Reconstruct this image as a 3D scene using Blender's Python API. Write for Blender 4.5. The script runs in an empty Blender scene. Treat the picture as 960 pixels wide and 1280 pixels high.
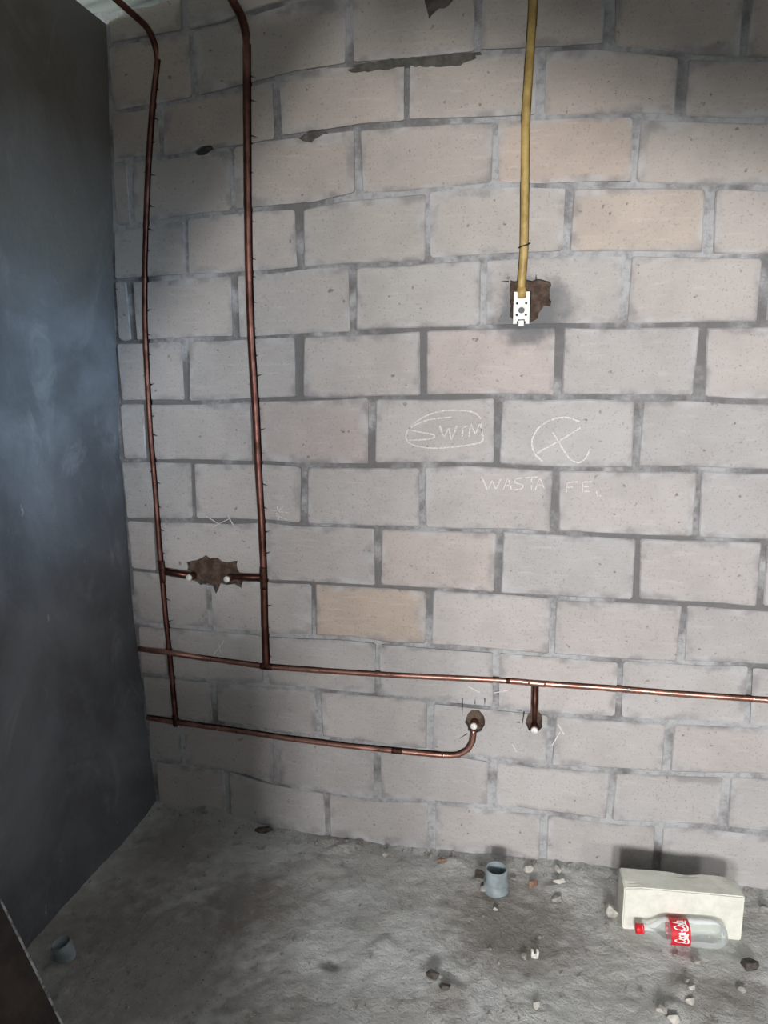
import bpy, bmesh, math, random
from mathutils import Vector, Matrix, noise
S = bpy.context.scene
C = bpy.context.collection
random.seed(7)

# ---------------------------------------------------------------- camera
F, PIT, YAW, ROL, D = 909.91, 0.17724, 0.21554, -0.003124, 2.3163
CAMZ = 1.6159
def cam_dir(u, v, w):
    c, s = math.cos(ROL), math.sin(ROL); u, v = c*u - s*v, s*u + c*v
    X = u; Y = w*math.cos(PIT) + v*math.sin(PIT); Z = v*math.cos(PIT) - w*math.sin(PIT)
    c, s = math.cos(YAW), math.sin(YAW)
    return Vector((c*X - s*Y, s*X + c*Y, Z))
def ray(x, y): return cam_dir((x-480)/F, (640-y)/F, 1.0)
cd = bpy.data.cameras.new('camera'); cam = bpy.data.objects.new('camera', cd); C.objects.link(cam)
R, U, B = cam_dir(1, 0, 0), cam_dir(0, 1, 0), -cam_dir(0, 0, 1)
cam.matrix_world = Matrix(((R.x, U.x, B.x, 0), (R.y, U.y, B.y, 0), (R.z, U.z, B.z, CAMZ), (0, 0, 0, 1)))
cd.sensor_fit = 'VERTICAL'; cd.sensor_height = 36; cd.lens = 36*F/1280; cd.clip_start = 0.02
S.camera = cam
def on_wall(x, y, off=0.0):
    d = ray(x, y); t = (D+off)/d.y; return Vector((d.x*t, D+off, CAMZ + d.z*t))
def on_z(x, y, z=0.0):
    d = ray(x, y); t = (z-CAMZ)/d.z; return Vector((d.x*t, d.y*t, z))
def on_y(x, y, Y):
    d = ray(x, y); t = Y/d.y; return Vector((d.x*t, Y, CAMZ + d.z*t))

# ---------------------------------------------------------------- light
S.view_settings.view_transform = 'Standard'; S.view_settings.look = 'None'
S.view_settings.gamma = 1; S.view_settings.exposure = 0.0
W = bpy.data.worlds.new('world'); S.world = W; W.use_nodes = True
wn = W.node_tree.nodes; wl = W.node_tree.links
sky = wn.new('ShaderNodeTexSky'); sky.sky_type = 'HOSEK_WILKIE'; sky.sun_direction = (0.5, 0.4, 0.75); sky.turbidity = 6
wn['Background'].inputs[1].default_value = 0.5
wl.new(sky.outputs[0], wn['Background'].inputs[0])
def area(name, loc, target, size, power, col, sizey=None):
    l = bpy.data.lights.new(name, 'AREA'); l.energy = power; l.color = col; l.size = size
    if sizey: l.shape = 'RECTANGLE'; l.size_y = sizey
    o = bpy.data.objects.new(name, l); C.objects.link(o); o.location = loc
    o.rotation_euler = (Vector(target)-Vector(loc)).to_track_quat('-Z', 'Y').to_euler(); return o
area('window_front_daylight', (0.30, -3.6, 1.75), (0.0, 2.3, 1.1), 0.36, 182, (1.0, 0.985, 0.98), 0.70)
area('window_left_daylight', (-0.4, -3.6, 1.75), (0.3, 2.3, 1.0), 0.4, 150, (1.0, 0.985, 0.98), 0.70)
area('doorway_daylight', (2.60, -3.6, 1.75), (0.4, 2.3, 1.0), 0.6, 74, (1.0, 0.99, 0.99), 0.40)
area('near_fill_lamp', (0.95, -1.0, 1.75), (1.0, 2.3, 0.75), 0.40, 6, (1.0, 0.975, 0.95))  # fill lamp added inside the room, brightens the wall towards the right
area('doorway_soft_fill', (1.80, -1.35, 1.7), (0.6, 2.3, 0.0), 0.8, 8, (1.0, 1.0, 1.0), 1.0)  # broad fill added at the doorway to lift the floor
area('window_side_daylight', (4.84, -0.6, 2.3), (-1.45, 1.9, 1.5), 0.5, 430, (0.52, 0.76, 1.0))
area('eaves_daylight', (-3.1, 2.0, 2.25), (-1.2, 2.1, 2.85), 0.8, 60, (0.93, 1.0, 0.97))

# ---------------------------------------------------------------- materials
def lin(c): return tuple(((v/255)/12.92 if v/255 <= .04045 else ((v/255+.055)/1.055)**2.4) for v in c) + (1,)
class NT:
    def __init__(s, name):
        s.m = bpy.data.materials.new(name); s.m.use_nodes = True; s.t = s.m.node_tree
        s.b = s.t.nodes['Principled BSDF']; s.pos = s.t.nodes.new('ShaderNodeNewGeometry').outputs['Position']
    def n(s, typ, **k):
        nd = s.t.nodes.new(typ)
        for a, v in k.items(): setattr(nd, a, v)
        return nd
    def set(s, sock, v):
        if hasattr(v, 'is_output'): s.t.links.new(v, sock)
        else: sock.default_value = v
    def noise(s, scale, detail=4, rough=.55, vec=None, stretch=None, dist=0):
        nd = s.n('ShaderNodeTexNoise'); nd.inputs['Scale'].default_value = scale
        nd.inputs['Detail'].default_value = detail; nd.inputs['Roughness'].default_value = rough; nd.inputs['Distortion'].default_value = dist
        v = vec if vec is not None else s.pos
        if stretch:
            mp = s.n('ShaderNodeMapping'); mp.inputs['Scale'].default_value = stretch; s.set(mp.inputs['Vector'], v); v = mp.outputs[0]
        s.set(nd.inputs['Vector'], v); return nd.outputs['Fac']
    def ramp(s, f, a, b, lo=0., hi=1.):
        nd = s.n('ShaderNodeMapRange'); nd.clamp = True; nd.interpolation_type = 'SMOOTHSTEP'
        for i, v in zip((1, 2, 3, 4), (a, b, lo, hi)): nd.inputs[i].default_value = v
        s.set(nd.inputs[0], f); return nd.outputs[0]
    def mix(s, f, a, b, blend='MIX'):
        nd = s.n('ShaderNodeMix', data_type='RGBA', blend_type=blend)
        s.set(nd.inputs[0], f); s.set(nd.inputs[6], a); s.set(nd.inputs[7], b); return nd.outputs[2]
    def math(s, op, a, b=0.):
        nd = s.n('ShaderNodeMath', operation=op); s.set(nd.inputs[0], a); s.set(nd.inputs[1], b); return nd.outputs[0]
    def bump(s, h, strength, dist):
        nd = s.n('ShaderNodeBump'); nd.inputs['Strength'].default_value = strength; nd.inputs['Distance'].default_value = dist
        s.set(nd.inputs['Height'], h); s.t.links.new(nd.outputs[0], s.b.inputs['Normal'])
    def spot(s, p, r0, r1, sx=1., sy=1., sz=1.):
        mp = s.n('ShaderNodeMapping'); mp.vector_type = 'POINT'
        mp.inputs['Location'].default_value = (-p[0]*sx, -p[1]*sy, -p[2]*sz); mp.inputs['Scale'].default_value = (sx, sy, sz)
        s.set(mp.inputs['Vector'], s.pos)
        ln = s.n('ShaderNodeVectorMath', operation='LENGTH'); s.set(ln.inputs[0], mp.outputs[0])
        d = s.math('ADD', ln.outputs['Value'], s.math('MULTIPLY', s.math('SUBTRACT', s.noise(22, 5), .5), r1*.9))
        return s.ramp(d, r0, r1, 1., 0.)
    def fin(s, col, rough=.85, metal=0., spec=.3):
        s.set(s.b.inputs['Base Color'], col); s.set(s.b.inputs['Roughness'], rough); s.b.inputs['Metallic'].default_value = metal
        s.b.inputs['Specular IOR Level'].default_value = spec; return s.m

MORT_L, MORT_D = lin((184, 184, 186)), lin((122, 120, 120))
def daub(t, c):      # fresh grey mortar smeared round the switch box
    for (x, y, r, k) in ((662, 386, .135, .75), (690, 385, .10, .55), (648, 408, .09, .5)):
        p = on_wall(x, y); c = t.mix(t.math('MULTIPLY', t.spot(p, r*.45, r), k), c, lin((104, 105, 107)))
    return c
def mat_block():
    t = NT('concrete_block')
    oi = t.n('ShaderNodeObjectInfo')
    base = t.mix(.9, lin((178, 174, 172)), oi.outputs['Color'], 'MULTIPLY')
    var = t.noise(7, 4, .6)
    base = t.mix(t.math('MULTIPLY', t.ramp(var, .38, .68), .30), base, lin((148, 142, 138)))
    drag = t.noise(60, 4, .6, stretch=(.18, 1, 1.3))
    base = t.mix(t.math('MULTIPLY', t.ramp(drag, .52, .75), .35), base, lin((200, 192, 186)))
    speck = t.noise(160, 3, .6)
    base = t.mix(t.math('MULTIPLY', t.ramp(speck, .3, .42, 1, 0), .4), base, lin((105, 96, 92)))
    pit = t.noise(45, 2, .5)
    base = t.mix(t.math('MULTIPLY', t.ramp(pit, .24, .30, 1, 0), .6), base, lin((84, 76, 72)))
    # mortar smeared over the edges
    uv = t.n('ShaderNodeUVMap'); sp = t.n('ShaderNodeSeparateXYZ'); t.t.links.new(uv.outputs[0], sp.inputs[0])
    du = t.math('MULTIPLY', t.math('MINIMUM', sp.outputs[0], t.math('SUBTRACT', 1., sp.outputs[0])), .38)
    dv = t.math('MULTIPLY', t.math('MINIMUM', sp.outputs[1], t.math('SUBTRACT', 1., sp.outputs[1])), .20)
    d = t.math('MINIMUM', t.math('MULTIPLY', du, .8), dv)
    d = t.math('SUBTRACT', d, t.math('MULTIPLY', t.math('SUBTRACT', t.noise(9, 6, .65), .46), .085))
    mk = t.ramp(d, -.004, .020, 1, 0)
    mcol = t.mix(t.ramp(t.noise(13, 3), .35, .65), lin((128, 126, 126)), MORT_L)
    base = t.mix(t.math('MULTIPLY', mk, .62), base, mcol)
    base = daub(t, base)
    h = t.math('ADD', t.noise(150, 4, .7), t.math('MULTIPLY', drag, .8))
    t.bump(h, .55, .004)
    return t.fin(base, .92)
def mat_mortar():
    t = NT('mortar_joint')
    zz = t.n('ShaderNodeSeparateXYZ'); t.t.links.new(t.pos, zz.inputs[0])
    band = t.math('MULTIPLY', t.ramp(zz.outputs[2], .72, .98), t.ramp(zz.outputs[2], 1.7, 1.9, 1, 0))
    f = t.math('SUBTRACT', t.noise(4.5, 6, .65), t.math('MULTIPLY', band, .13))
    c = t.mix(t.ramp(f, .36, .56), MORT_D, MORT_L)
    c = t.mix(t.math('MULTIPLY', t.ramp(t.noise(38, 5, .7), .45, .7), .5), c, lin((110, 107, 105)))
    c = daub(t, c)
    t.bump(t.noise(90, 5, .75), .9, .008)
    return t.fin(c, .95)
def mat_simple(name, a, b, scale, rough=.9, bump=.4, bd=.004, lo=.35, hi=.65, metal=0., bs=None, spec=.3):
    t = NT(name); c = t.mix(t.ramp(t.noise(scale, 5, .62), lo, hi), lin(a), lin(b))
    if bump: t.bump(t.noise(bs or scale*4, 5, .7), bump, bd)
    return t.fin(c, rough, metal, spec)
def mat_plaster():
    t = NT('grey_cement_render')
    c = t.mix(t.ramp(t.noise(1.7, 5, .6, dist=.6), .36, .66), lin((86, 88, 92)), lin((116, 119, 125)))
    c = t.mix(t.math('MULTIPLY', t.ramp(t.noise(5, 6, .65, stretch=(1, 1, .6), dist=1.2), .52, .72), .45), c, lin((148, 150, 152)))
    c = t.mix(t.math('MULTIPLY', t.ramp(t.noise(3.3, 5, .6), .3, .46, 1, 0), .35), c, lin((72, 70, 68)))
    c = t.mix(t.math('MULTIPLY', t.ramp(t.noise(24, 4, .6, stretch=(1, 1, .35)), .70, .76), .7), c, lin((186, 190, 196)))
    z = t.n('ShaderNodeSeparateXYZ'); t.t.links.new(t.pos, z.inputs[0])
    olive = t.math('MULTIPLY', t.ramp(t.math('ADD', z.outputs[2], t.math('MULTIPLY', t.noise(3, 4), .5)), 1.95, 2.35), .55)
    c = t.mix(olive, c, lin((108, 102, 88)))
    t.bump(t.math('ADD', t.noise(30, 5, .65), t.math('MULTIPLY', t.noise(6, 4, .6, dist=1), 2.)), .35, .012)
    return t.fin(c, .62, 0, .4)
def mat_floor():
    t = NT('dusty_concrete_floor')
    c = t.mix(t.ramp(t.noise(2.2, 6, .62, dist=.5), .36, .64), lin((184, 183, 178)), lin((208, 209, 206)))
    c = t.mix(t.math('MULTIPLY', t.ramp(t.noise(9, 6, .7), .5, .72), .5), c, lin((212, 212, 209)))
    c = t.mix(t.math('MULTIPLY', t.ramp(t.noise(14, 5, .65), .28, .44, 1, 0), .6), c, lin((104, 98, 92)))
    for (x, y, r, k) in ((425, 1195, .17, .7), (395, 1150, .10, .4), (490, 1215, .10, .55), (450, 1120, .13, .4), (560, 1245, .12, .35)):  # pale cement patch, with the pool of light painted in as well
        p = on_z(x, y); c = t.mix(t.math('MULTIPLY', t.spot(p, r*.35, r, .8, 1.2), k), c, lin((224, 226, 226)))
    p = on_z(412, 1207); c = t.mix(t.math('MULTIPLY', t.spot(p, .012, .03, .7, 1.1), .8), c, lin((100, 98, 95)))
    for (x, y, r, k) in ((235, 1045, .28, .5), (120, 1150, .25, .5), (190, 1200, .42, .6), (320, 1130, .26, .5), (930, 1245, .12, .5), (640, 1150, .30, .75), (330, 1260, .2, .5), (200, 1080, .25, .45), (560, 1250, .09, .6), (310, 1125, .15, .4), (880, 1240, .12, .4)):  # brown stain spots; those at left paint shade into the floor colour
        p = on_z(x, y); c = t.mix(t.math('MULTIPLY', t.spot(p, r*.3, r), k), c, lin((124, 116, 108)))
    t.bump(t.math('ADD', t.noise(75, 6, .75), t.math('MULTIPLY', t.noise(24, 4, .6), 1.6)), .75, .012)
    return t.fin(c, .93)
def mat_copper(name, a, b, rough):
    t = NT(name); f = t.ramp(t.noise(14, 5, .6), .35, .65)
    t.bump(t.noise(60, 3), .15, .002)
    return t.fin(t.mix(f, lin(a), lin(b)), t.ramp(t.noise(30, 3), .3, .7, rough, rough+.15), .9, .5)
def mat_chalk():
    t = NT('white_chalk'); n = t.noise(420, 3, .7)
    t.fin(lin((222, 218, 216)), .95)
    tr = t.n('ShaderNodeBsdfTransparent'); mx = t.n('ShaderNodeMixShader')
    t.set(mx.inputs[0], t.ramp(n, .33, .52, .15, .95)); t.t.links.new(tr.outputs[0], mx.inputs[1]); t.t.links.new(t.b.outputs[0], mx.inputs[2])
    t.t.links.new(mx.outputs[0], t.t.nodes['Material Output'].inputs[0]); return t.m
def mat_pet():
    t = NT('clear_bottle_plastic'); t.fin((.93, .95, .95, 1), .12, 0, .6)
    t.bump(t.noise(35, 3), .25, .004)
    tr = t.n('ShaderNodeBsdfTransparent'); tr.inputs[0].default_value = (.93, .95, .95, 1)
    fr = t.n('ShaderNodeLayerWeight'); fr.inputs[0].default_value = .35
    mx = t.n('ShaderNodeMixShader'); t.set(mx.inputs[0], t.ramp(fr.outputs['Fresnel'], .0, .9, .10, .75))
    t.t.links.new(tr.outputs[0], mx.inputs[1]); t.t.links.new(t.b.outputs[0], mx.inputs[2])
    t.t.links.new(mx.outputs[0], t.t.nodes['Material Output'].inputs[0]); return t.m

M = dict(
 block=mat_block(), mortar=mat_mortar(), plaster=mat_plaster(), floor=mat_floor(),
 core=mat_simple('chased_block_core', (74, 60, 52), (108, 92, 80), 40, .97, .9, .006),
 fresh=mat_simple('fresh_grey_mortar', (98, 98, 98), (130, 130, 131), 25, .95, .8, .006),
 damp=mat_simple('damp_dark_mortar', (78, 76, 70), (104, 101, 94), 25, .95, .7, .006),
 copper=mat_copper('patinated_copper', (88, 58, 50), (128, 88, 78), .40),
 bright=mat_copper('bright_copper', (172, 124, 110), (200, 152, 138), .26),
 solder=mat_simple('dark_solder_joint', (46, 32, 28), (88, 56, 46), 60, .5, .2, metal=.6),
 conduit=mat_simple('ochre_plastic_conduit', (152, 124, 66), (184, 158, 96), 18, .42, .1, spec=.5),
 white=mat_simple('white_plastic', (214, 214, 208), (238, 238, 232), 60, .45, .05),
 hole=mat_simple('dark_recess', (30, 28, 26), (48, 44, 40), 60, .9, 0),
 pvc=mat_simple('grey_pvc', (118, 128, 132), (146, 156, 160), 20, .5, .1),
 aac=mat_simple('cream_cement_block', (208, 208, 197), (222, 222, 211), 26, .93, .45, .003, bs=140),
 red=mat_simple('red_plastic', (196, 24, 34), (214, 34, 44), 30, .4, 0),
 label=mat_simple('red_label_film', (190, 30, 40), (206, 44, 54), 30, .45, .15, .002),
 print=mat_simple('white_print', (236, 228, 226), (246, 240, 238), 30, .6, 0),
 stone=mat_simple('grey_mortar_crumb', (126, 122, 116), (164, 160, 154), 60, .95, .6),
 pale=mat_simple('pale_plaster_chip', (160, 156, 148), (198, 194, 186), 60, .95, .5),
 brick=mat_simple('brown_brick_shard', (112, 84, 68), (150, 124, 106), 60, .95, .5),
 dark=mat_simple('dark_clod', (62, 57, 52), (94, 88, 82), 60, .98, .7),
 zinc=mat_simple('galvanised_roof_sheet', (176, 184, 180), (208, 214, 208), 3, .38, .05, metal=.35, spec=.5),
 board=mat_simple('dark_stained_board', (38, 32, 30), (66, 54, 48), 9, .6, .3, bs=60),
 scuff=mat_simple('scuffed_board_edge', (96, 96, 98), (176, 178, 182), 50, .7, .5, lo=.4, hi=.6),
 tie=mat_simple('black_wire', (24, 22, 20), (40, 36, 32), 50, .6, 0),
 chalk=mat_chalk(), pet=mat_pet(),
)

# ---------------------------------------------------------------- helpers
def link(name, me, mat=None, parent=None):
    o = bpy.data.objects.new(name, me); C.objects.link(o)
    if mat: me.materials.append(mat)
    if parent: o.parent = parent; o.matrix_parent_inverse = Matrix.Identity(4)
    return o
def empty(name, loc=(0, 0, 0)):
    o = bpy.data.objects.new(name, None); o.empty_display_size = .05; C.objects.link(o); o.location = loc; return o
def tag(o, label=None, cat=None, group=None, kind=None):
    if label: o['label'] = label
    if cat: o['category'] = cat
    if group: o['group'] = group
    if kind: o['kind'] = kind
    return o
def mesh(name, verts, faces, smooth=False, recalc=False):
    me = bpy.data.meshes.new(name); me.from_pydata([tuple(v) for v in verts], [], faces); me.validate()
    if recalc:
        bm = bmesh.new(); bm.from_mesh(me); bmesh.ops.recalc_face_normals(bm, faces=bm.faces); bm.to_mesh(me); bm.free()
    if smooth:
        for p in me.polygons: p.use_smooth = True
    me.update(); return me
def shift(me, origin):
    me.transform(Matrix.Translation(-Vector(origin))); return me
def tube(name, pts, r, n=12, caps=True):
    pts = [Vector(p) for p in pts]; rs = r if isinstance(r, (list, tuple)) else [r]*len(pts)
    V, Fc = [], []; t0 = (pts[1]-pts[0]).normalized(); up = t0.orthogonal().normalized()
    for i, p in enumerate(pts):
        t = ((pts[min(i+1, len(pts)-1)]-p).normalized() + (p-pts[max(i-1, 0)]).normalized()).normalized()
        up = (up - t*up.dot(t)).normalized(); sd = t.cross(up)
        for k in range(n):
            a = 2*math.pi*k/n; V.append(p + (up*math.cos(a)+sd*math.sin(a))*rs[i])
    for i in range(len(pts)-1):
        for k in range(n):
            a, b = i*n+k, i*n+(k+1) % n; Fc.append((a, b, b+n, a+n))
    if caps: Fc += [tuple(range(n))[::-1], tuple(range((len(pts)-1)*n, len(pts)*n))]
    me = mesh(name, V, Fc, recalc=True)
    for p in me.polygons: p.use_smooth = len(p.vertices) == 4
    return me
def lathe(name, prof, n=32, smooth=True):      # profile (r, z) about +Z
    V = [(r*math.cos(2*math.pi*k/n), r*math.sin(2*math.pi*k/n), z) for r, z in prof for k in range(n)]
    Fc = [(i*n+k, i*n+(k+1) % n, (i+1)*n+(k+1) % n, (i+1)*n+k) for i in range(len(prof)-1) for k in range(n)]
    return mesh(name, V, Fc, smooth)
def boxes(name, bl):                           # list of (x0,x1,y0,y1,z0,z1)
    V, Fc = [], []
    for x0, x1, y0, y1, z0, z1 in bl:
        b = len(V); V += [(x, y, z) for x in (x0, x1) for y in (y0, y1) for z in (z0, z1)]
        Fc += [tuple(b+i for i in f) for f in ((0, 1, 3, 2), (4, 6, 7, 5), (0, 4, 5, 1), (2, 3, 7, 6), (0, 2, 6, 4), (1, 5, 7, 3))]
    return mesh(name, V, Fc, recalc=True)
def smooth_path(pts, sub=4):                   # Catmull-Rom
    out = []; P = [pts[0]*2-pts[1]] + pts + [pts[-1]*2-pts[-2]]
    for i in range(1, len(P)-2):
        a, b, c, d = P[i-1:i+3]
        for j in range(sub):
            t = j/sub; out.append(.5*((2*b)+(c-a)*t+(2*a-5*b+4*c-d)*t*t+(3*b-a-3*c+d)*t**3))
    return out + [pts[-1]]
def interp(tab, x):
    if x <= tab[0][0]: return tab[0][1]
    for (a, va), (b, vb) in zip(tab, tab[1:]):
        if x <= b: return va+(vb-va)*(x-a)/(b-a)
    return tab[-1][1]

# convex 2D polygon cutting (x, z)
def area2(p): return .5*sum(p[i][0]*p[(i+1) % len(p)][1]-p[(i+1) % len(p)][0]*p[i][1] for i in range(len(p)))
def clip(poly, a, b, sign):                    # keep the side where sign*cross >= 0
    out = []; n = len(poly)
    f = lambda p: sign*((b[0]-a[0])*(p[1]-a[1])-(b[1]-a[1])*(p[0]-a[0]))
    for i in range(n):
        p, q = poly[i], poly[(i+1) % n]; fp, fq = f(p), f(q)
        if fp >= 0: out.append(p)
        if (fp > 0 and fq < 0) or (fp < 0 and fq > 0):
            t = fp/(fp-fq); out.append((p[0]+(q[0]-p[0])*t, p[1]+(q[1]-p[1])*t))
    return out
def ccw(q): return q if area2(q) > 0 else q[::-1]
def bb(p): xs = [v[0] for v in p]; zs = [v[1] for v in p]; return min(xs), max(xs), min(zs), max(zs)
def overlap(a, b): return a[0] < b[1] and b[0] < a[1] and a[2] < b[3] and b[2] < a[3]
CUT = []
def add_cut(q): q = ccw(q); CUT.append((q, bb(q)))
def carve(polys):
    hit = False
    for q, qb in CUT:
        nxt = []
        for p in polys:
            if not overlap(bb(p), qb): nxt.append(p); continue
            inter = p
            for i in range(len(q)):
                inter = clip(inter, q[i], q[(i+1) % len(q)], 1)
                if len(inter) < 3: break
            if len(inter) < 3 or abs(area2(inter)) < 1e-9: nxt.append(p); continue
            hit = True; rem = p
            for i in range(len(q)):
                o = clip(rem, q[i], q[(i+1) % len(q)], -1)
                if len(o) >= 3 and abs(area2(o)) > 2e-7: nxt.append(o)
                rem = clip(rem, q[i], q[(i+1) % len(q)], 1)
                if len(rem) < 3: break
        polys = nxt
    return polys, hit

# ---------------------------------------------------------------- measured layout of the block wall
beds = {
'V': [(140,140),(276,118),(332,98),(401,84),(500,77),(600,67),(690,62),(760,58),(860,70),(950,76)],
'W': [(200,197),(250,190),(323,178),(386,168),(430,162),(500,155),(560,151),(640,149),(760,145),(850,147),(950,152)],
'X': [(150,285),(270,266),(385,257),(445,245),(520,240),(600,232),(690,232),(790,231),(870,233),(950,236)],
'Y': [(200,348),(260,344),(330,340),(400,333),(450,331),(520,328),(600,322),(700,318),(780,316),(870,319),(940,320)],
'Z': [(150,428),(230,425),(300,423),(350,420),(400,418),(500,413),(560,411),(620,408),(700,407),(790,407),(880,406),(950,405)],
'A': [(150,503),(240,503),(340,499),(400,500),(450,497),(530,497),(620,496),(690,496),(790,497),(870,498),(955,503)],
'B': [(150,576),(330,578),(400,582),(450,582),(560,581),(620,582),(700,587),(790,587),(860,588),(950,590)],
'C': [(200,651),(330,652),(400,657),(520,661),(600,663),(700,667),(800,672),(880,675),(950,677)],
'D': [(170,712),(340,726),(420,730),(500,735),(600,741),(700,747),(800,752),(870,756),(950,760)],
'E': [(300,790),(350,795),(420,797),(500,807),(580,811),(680,820),(760,825),(850,829),(950,832)],
'F': [(340,858),(410,865),(500,872),(600,885),(720,895),(790,901),(860,903),(950,908)],
'G': [(300,908),(345,917),(600,947),(680,959),(780,965),(830,968),(950,970)],
'H': [(220,955),(290,963),(340,981),(392,987),(450,1000),(530,1001),(600,1007),(690,1018),(760,1028),(830,1031),(920,1036)]}
heads = {
'I': [(284,990),(408,1015),(539,1030),(680,1050),(824,1045)],
'H': [(228,935),(345,945),(473,975),(614,985),(762,1000),(907,1005)],
'G': [(268,875),(397,900),(537,905),(688,930),(835,940)],
'F': [(212,830),(332,845),(472,840),(620,855),(774,860),(935,860)],
'E': [(262,755),(392,765),(537,775),(690,785),(852,795)],
'D': [(197,685),(331,690),(472,695),(623,705),(796,710),(954,715)],
'C': [(243,615),(379,620),(528,622),(694,625),(872,625)],
'B': [(318,540),(464,540),(622,540),(797,540)],
'A': [(234,465),(375,460),(530,455),(700,450),(876,455)],
'Z': [(165,395),(295,385),(442,372),(605,365),(780,365),(954,365)],
'Y': [(232,300),(375,305),(534,275),(710,270),(887,270)],
'X': [(164,225),(290,225),(447,200),(620,190),(794,185)],
'W': [(201,150),(347,125),(508,105),(677,105),(852,105)],
'V': [(242,72),(437,42),(598,38),(760,38),(930,40)],
'U': [(382,12),(530,5),(690,3),(850,10)]}
corner_px = [(133,60),(138,200),(140,330),(143,420),(147,500),(150,580),(160,700),(173,830),(183,920),(195,1000)]
ctab = sorted((on_wall(x, y).z, on_wall(x, y).x) for x, y in corner_px)
def corner_x(z): return interp(ctab, z)
floor_px = [(200,1003),(270,1012),(330,1030),(400,1045),(480,1055),(560,1063),(640,1073),(740,1083)]
ftab = [(on_wall(x, y).x, on_wall(x, y).z) for x, y in floor_px]
XR, YF = 2.3, -1.2
def roof_z(x): return 2.79 + .17*(x+1.19)

# ---------------------------------------------------------------- pipe routes (on the wall)
P = lambda l, off=0.0: [on_wall(x, y, off) for x, y in l]
r1 = [(197,76),(191,130),(186,200),(183,270),(181,330),(181,400),(184,470),(188,540),(194,610),(199,680),(203,725),(207,770),(212,816),(216,860),(220,903)]
r2 = [(309,58),(309,150),(310,250),(311,330),(314,420),(319,500),(323,580),(327,650),(330,720),(331,780),(333,833)]
s1, s2 = [(204,714),(240,720)], [(287,721),(330,722)]
upper = [(174,811),(212,816),(260,823),(333,833),(400,838),(480,843),(560,847),(640,851),(672,854),(760,860),(860,868),(960,875),(1180,893),(1480,917),(1760,939)]
lower = [(184,897),(220,903),(300,914),(360,923),(430,932),(500,939),(555,944),(573,943),(584,937),(590,927),(592,912)]
branch = [(669,855),(668,906)]
cond = [(672,-150),(670,-80),(667,-14),(665,30),(661,90),(657,150),(656,230),(655,310),(652,350),(651,372)]
def groove(pts, w, grow=0.0, jig=.0015):
    q = [Vector((p.x, p.z)) for p in pts]
    for i in range(len(q)-1):
        a, b = q[i], q[i+1]; d = (b-a)
        if d.length < 1e-6: continue
        d.normalize(); nrm = Vector((-d.y, d.x)); e = w*.25
        wa = [w/2+random.uniform(0, jig) for _ in range(4)]
        a2, b2 = a-d*e, b+d*e
        add_cut([tuple(a2+nrm*wa[0]), tuple(b2+nrm*wa[1]), tuple(b2-nrm*(wa[2]+grow)), tuple(a2-nrm*(wa[3]+grow))])
groove(P(r1), .021, -.001); groove(P(r2), .027, 0); groove(P(s1), .030); groove(P(s2), .030)
groove(P(upper), .021); groove(P(lower), .021); groove(P(branch), .024); groove(P(cond)[:-1], .025)
def barbs(line, side, step, sz):
    pts = P(line); acc = 0
    for a, b in zip(pts, pts[1:]):
        L = (b-a).length; t = step-acc
        while t < L:
            p = a.lerp(b, t/L); s = sz*random.uniform(.5, 1.35); dz = random.choice((-1, 1, 1))*s*.35
            x0 = p.x+side*.010
            add_cut([(x0, p.z-.0035), (x0, p.z+.0035), (x0+side*s, p.z-dz)])
            t += step*random.uniform(.7, 1.35)
        acc = (acc+L) % step
barbs(r1, 1, .085, .017); barbs(r2, 1, .085, .020); barbs(r1, -1, .33, .012)
JAG = {}
def jag(px, amp=1.7):
    key = tuple(px)
    if key not in JAG:
        rnd = random.Random(int(px[0][0]*13+px[0][1])); out = []
        for i, a in enumerate(px):
            b = px[(i+1) % len(px)]; k = max(1, int(math.hypot(b[0]-a[0], b[1]-a[1])/5))
            for j in range(k): out.append((a[0]+(b[0]-a[0])*j/k+rnd.uniform(-amp, amp)*(j > 0), a[1]+(b[1]-a[1])*j/k+rnd.uniform(-amp, amp)*(j > 0)))
        JAG[key] = out
    return JAG[key]
def star(px):
    px = jag(px)
    v = [on_wall(x, y) for x, y in px]; cx = sum(a.x for a in v)/len(v); cz = sum(a.z for a in v)/len(v)
    for i in range(len(v)):
        a, b = v[i], v[(i+1) % len(v)]; add_cut([(cx, cz), (a.x, a.z), (b.x, b.z)])
# knocked-out pockets in the blocks
star([(233,703),(246,700),(257,694),(263,698),(272,697),(284,703),(297,701),(297,712),(305,722),(302,735),(297,728),(283,731),(276,729),(270,742),(266,732),(250,731),(241,725),(234,720)])
star([(638,350),(660,350),(676,349),(688,352),(687,368),(688,383),(680,382),(672,398),(661,404),(645,404),(637,396),(638,372)])
star([(585,892),(590,887),(599,888),(605,895),(606,906),(601,914),(593,917),(585,913),(581,903)])
star([(660,893),(668,888),(677,894),(678,909),(671,916),(661,913),(657,904)])
star([(372,172),(385,164),(404,161),(410,166),(398,172),(390,178),(378,176)])
star([(243,190),(252,183),(264,182),(267,186),(258,193),(246,194)])
star([(434,88),(450,80),(480,75),(515,71),(560,68),(592,65),(596,73),(570,83),(540,83),(505,84),(470,88),(440,91)])
star([(530,-4),(568,-4),(560,8),(545,14),(536,24),(533,10)])
for a, b in (((636,352),(625,351)), ((670,349),(670,341)), ((594,880),(594,872)), ((578,880),(567,881)), ((578,872),(578,900)), ((606,872),(606,885)), ((652,889),(641,888)), ((650,903),(642,903)), ((655,890),(652,912)), ((584,917),(573,924))):
    A, Bp = on_wall(*a), on_wall(*b); d = Vector((Bp.x-A.x, Bp.z-A.z)).normalized(); n = Vector((-d.y, d.x))*.0022
    add_cut([(A.x+n.x, A.z+n.y), (A.x-n.x, A.z-n.y), (Bp.x, Bp.z)])

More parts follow.
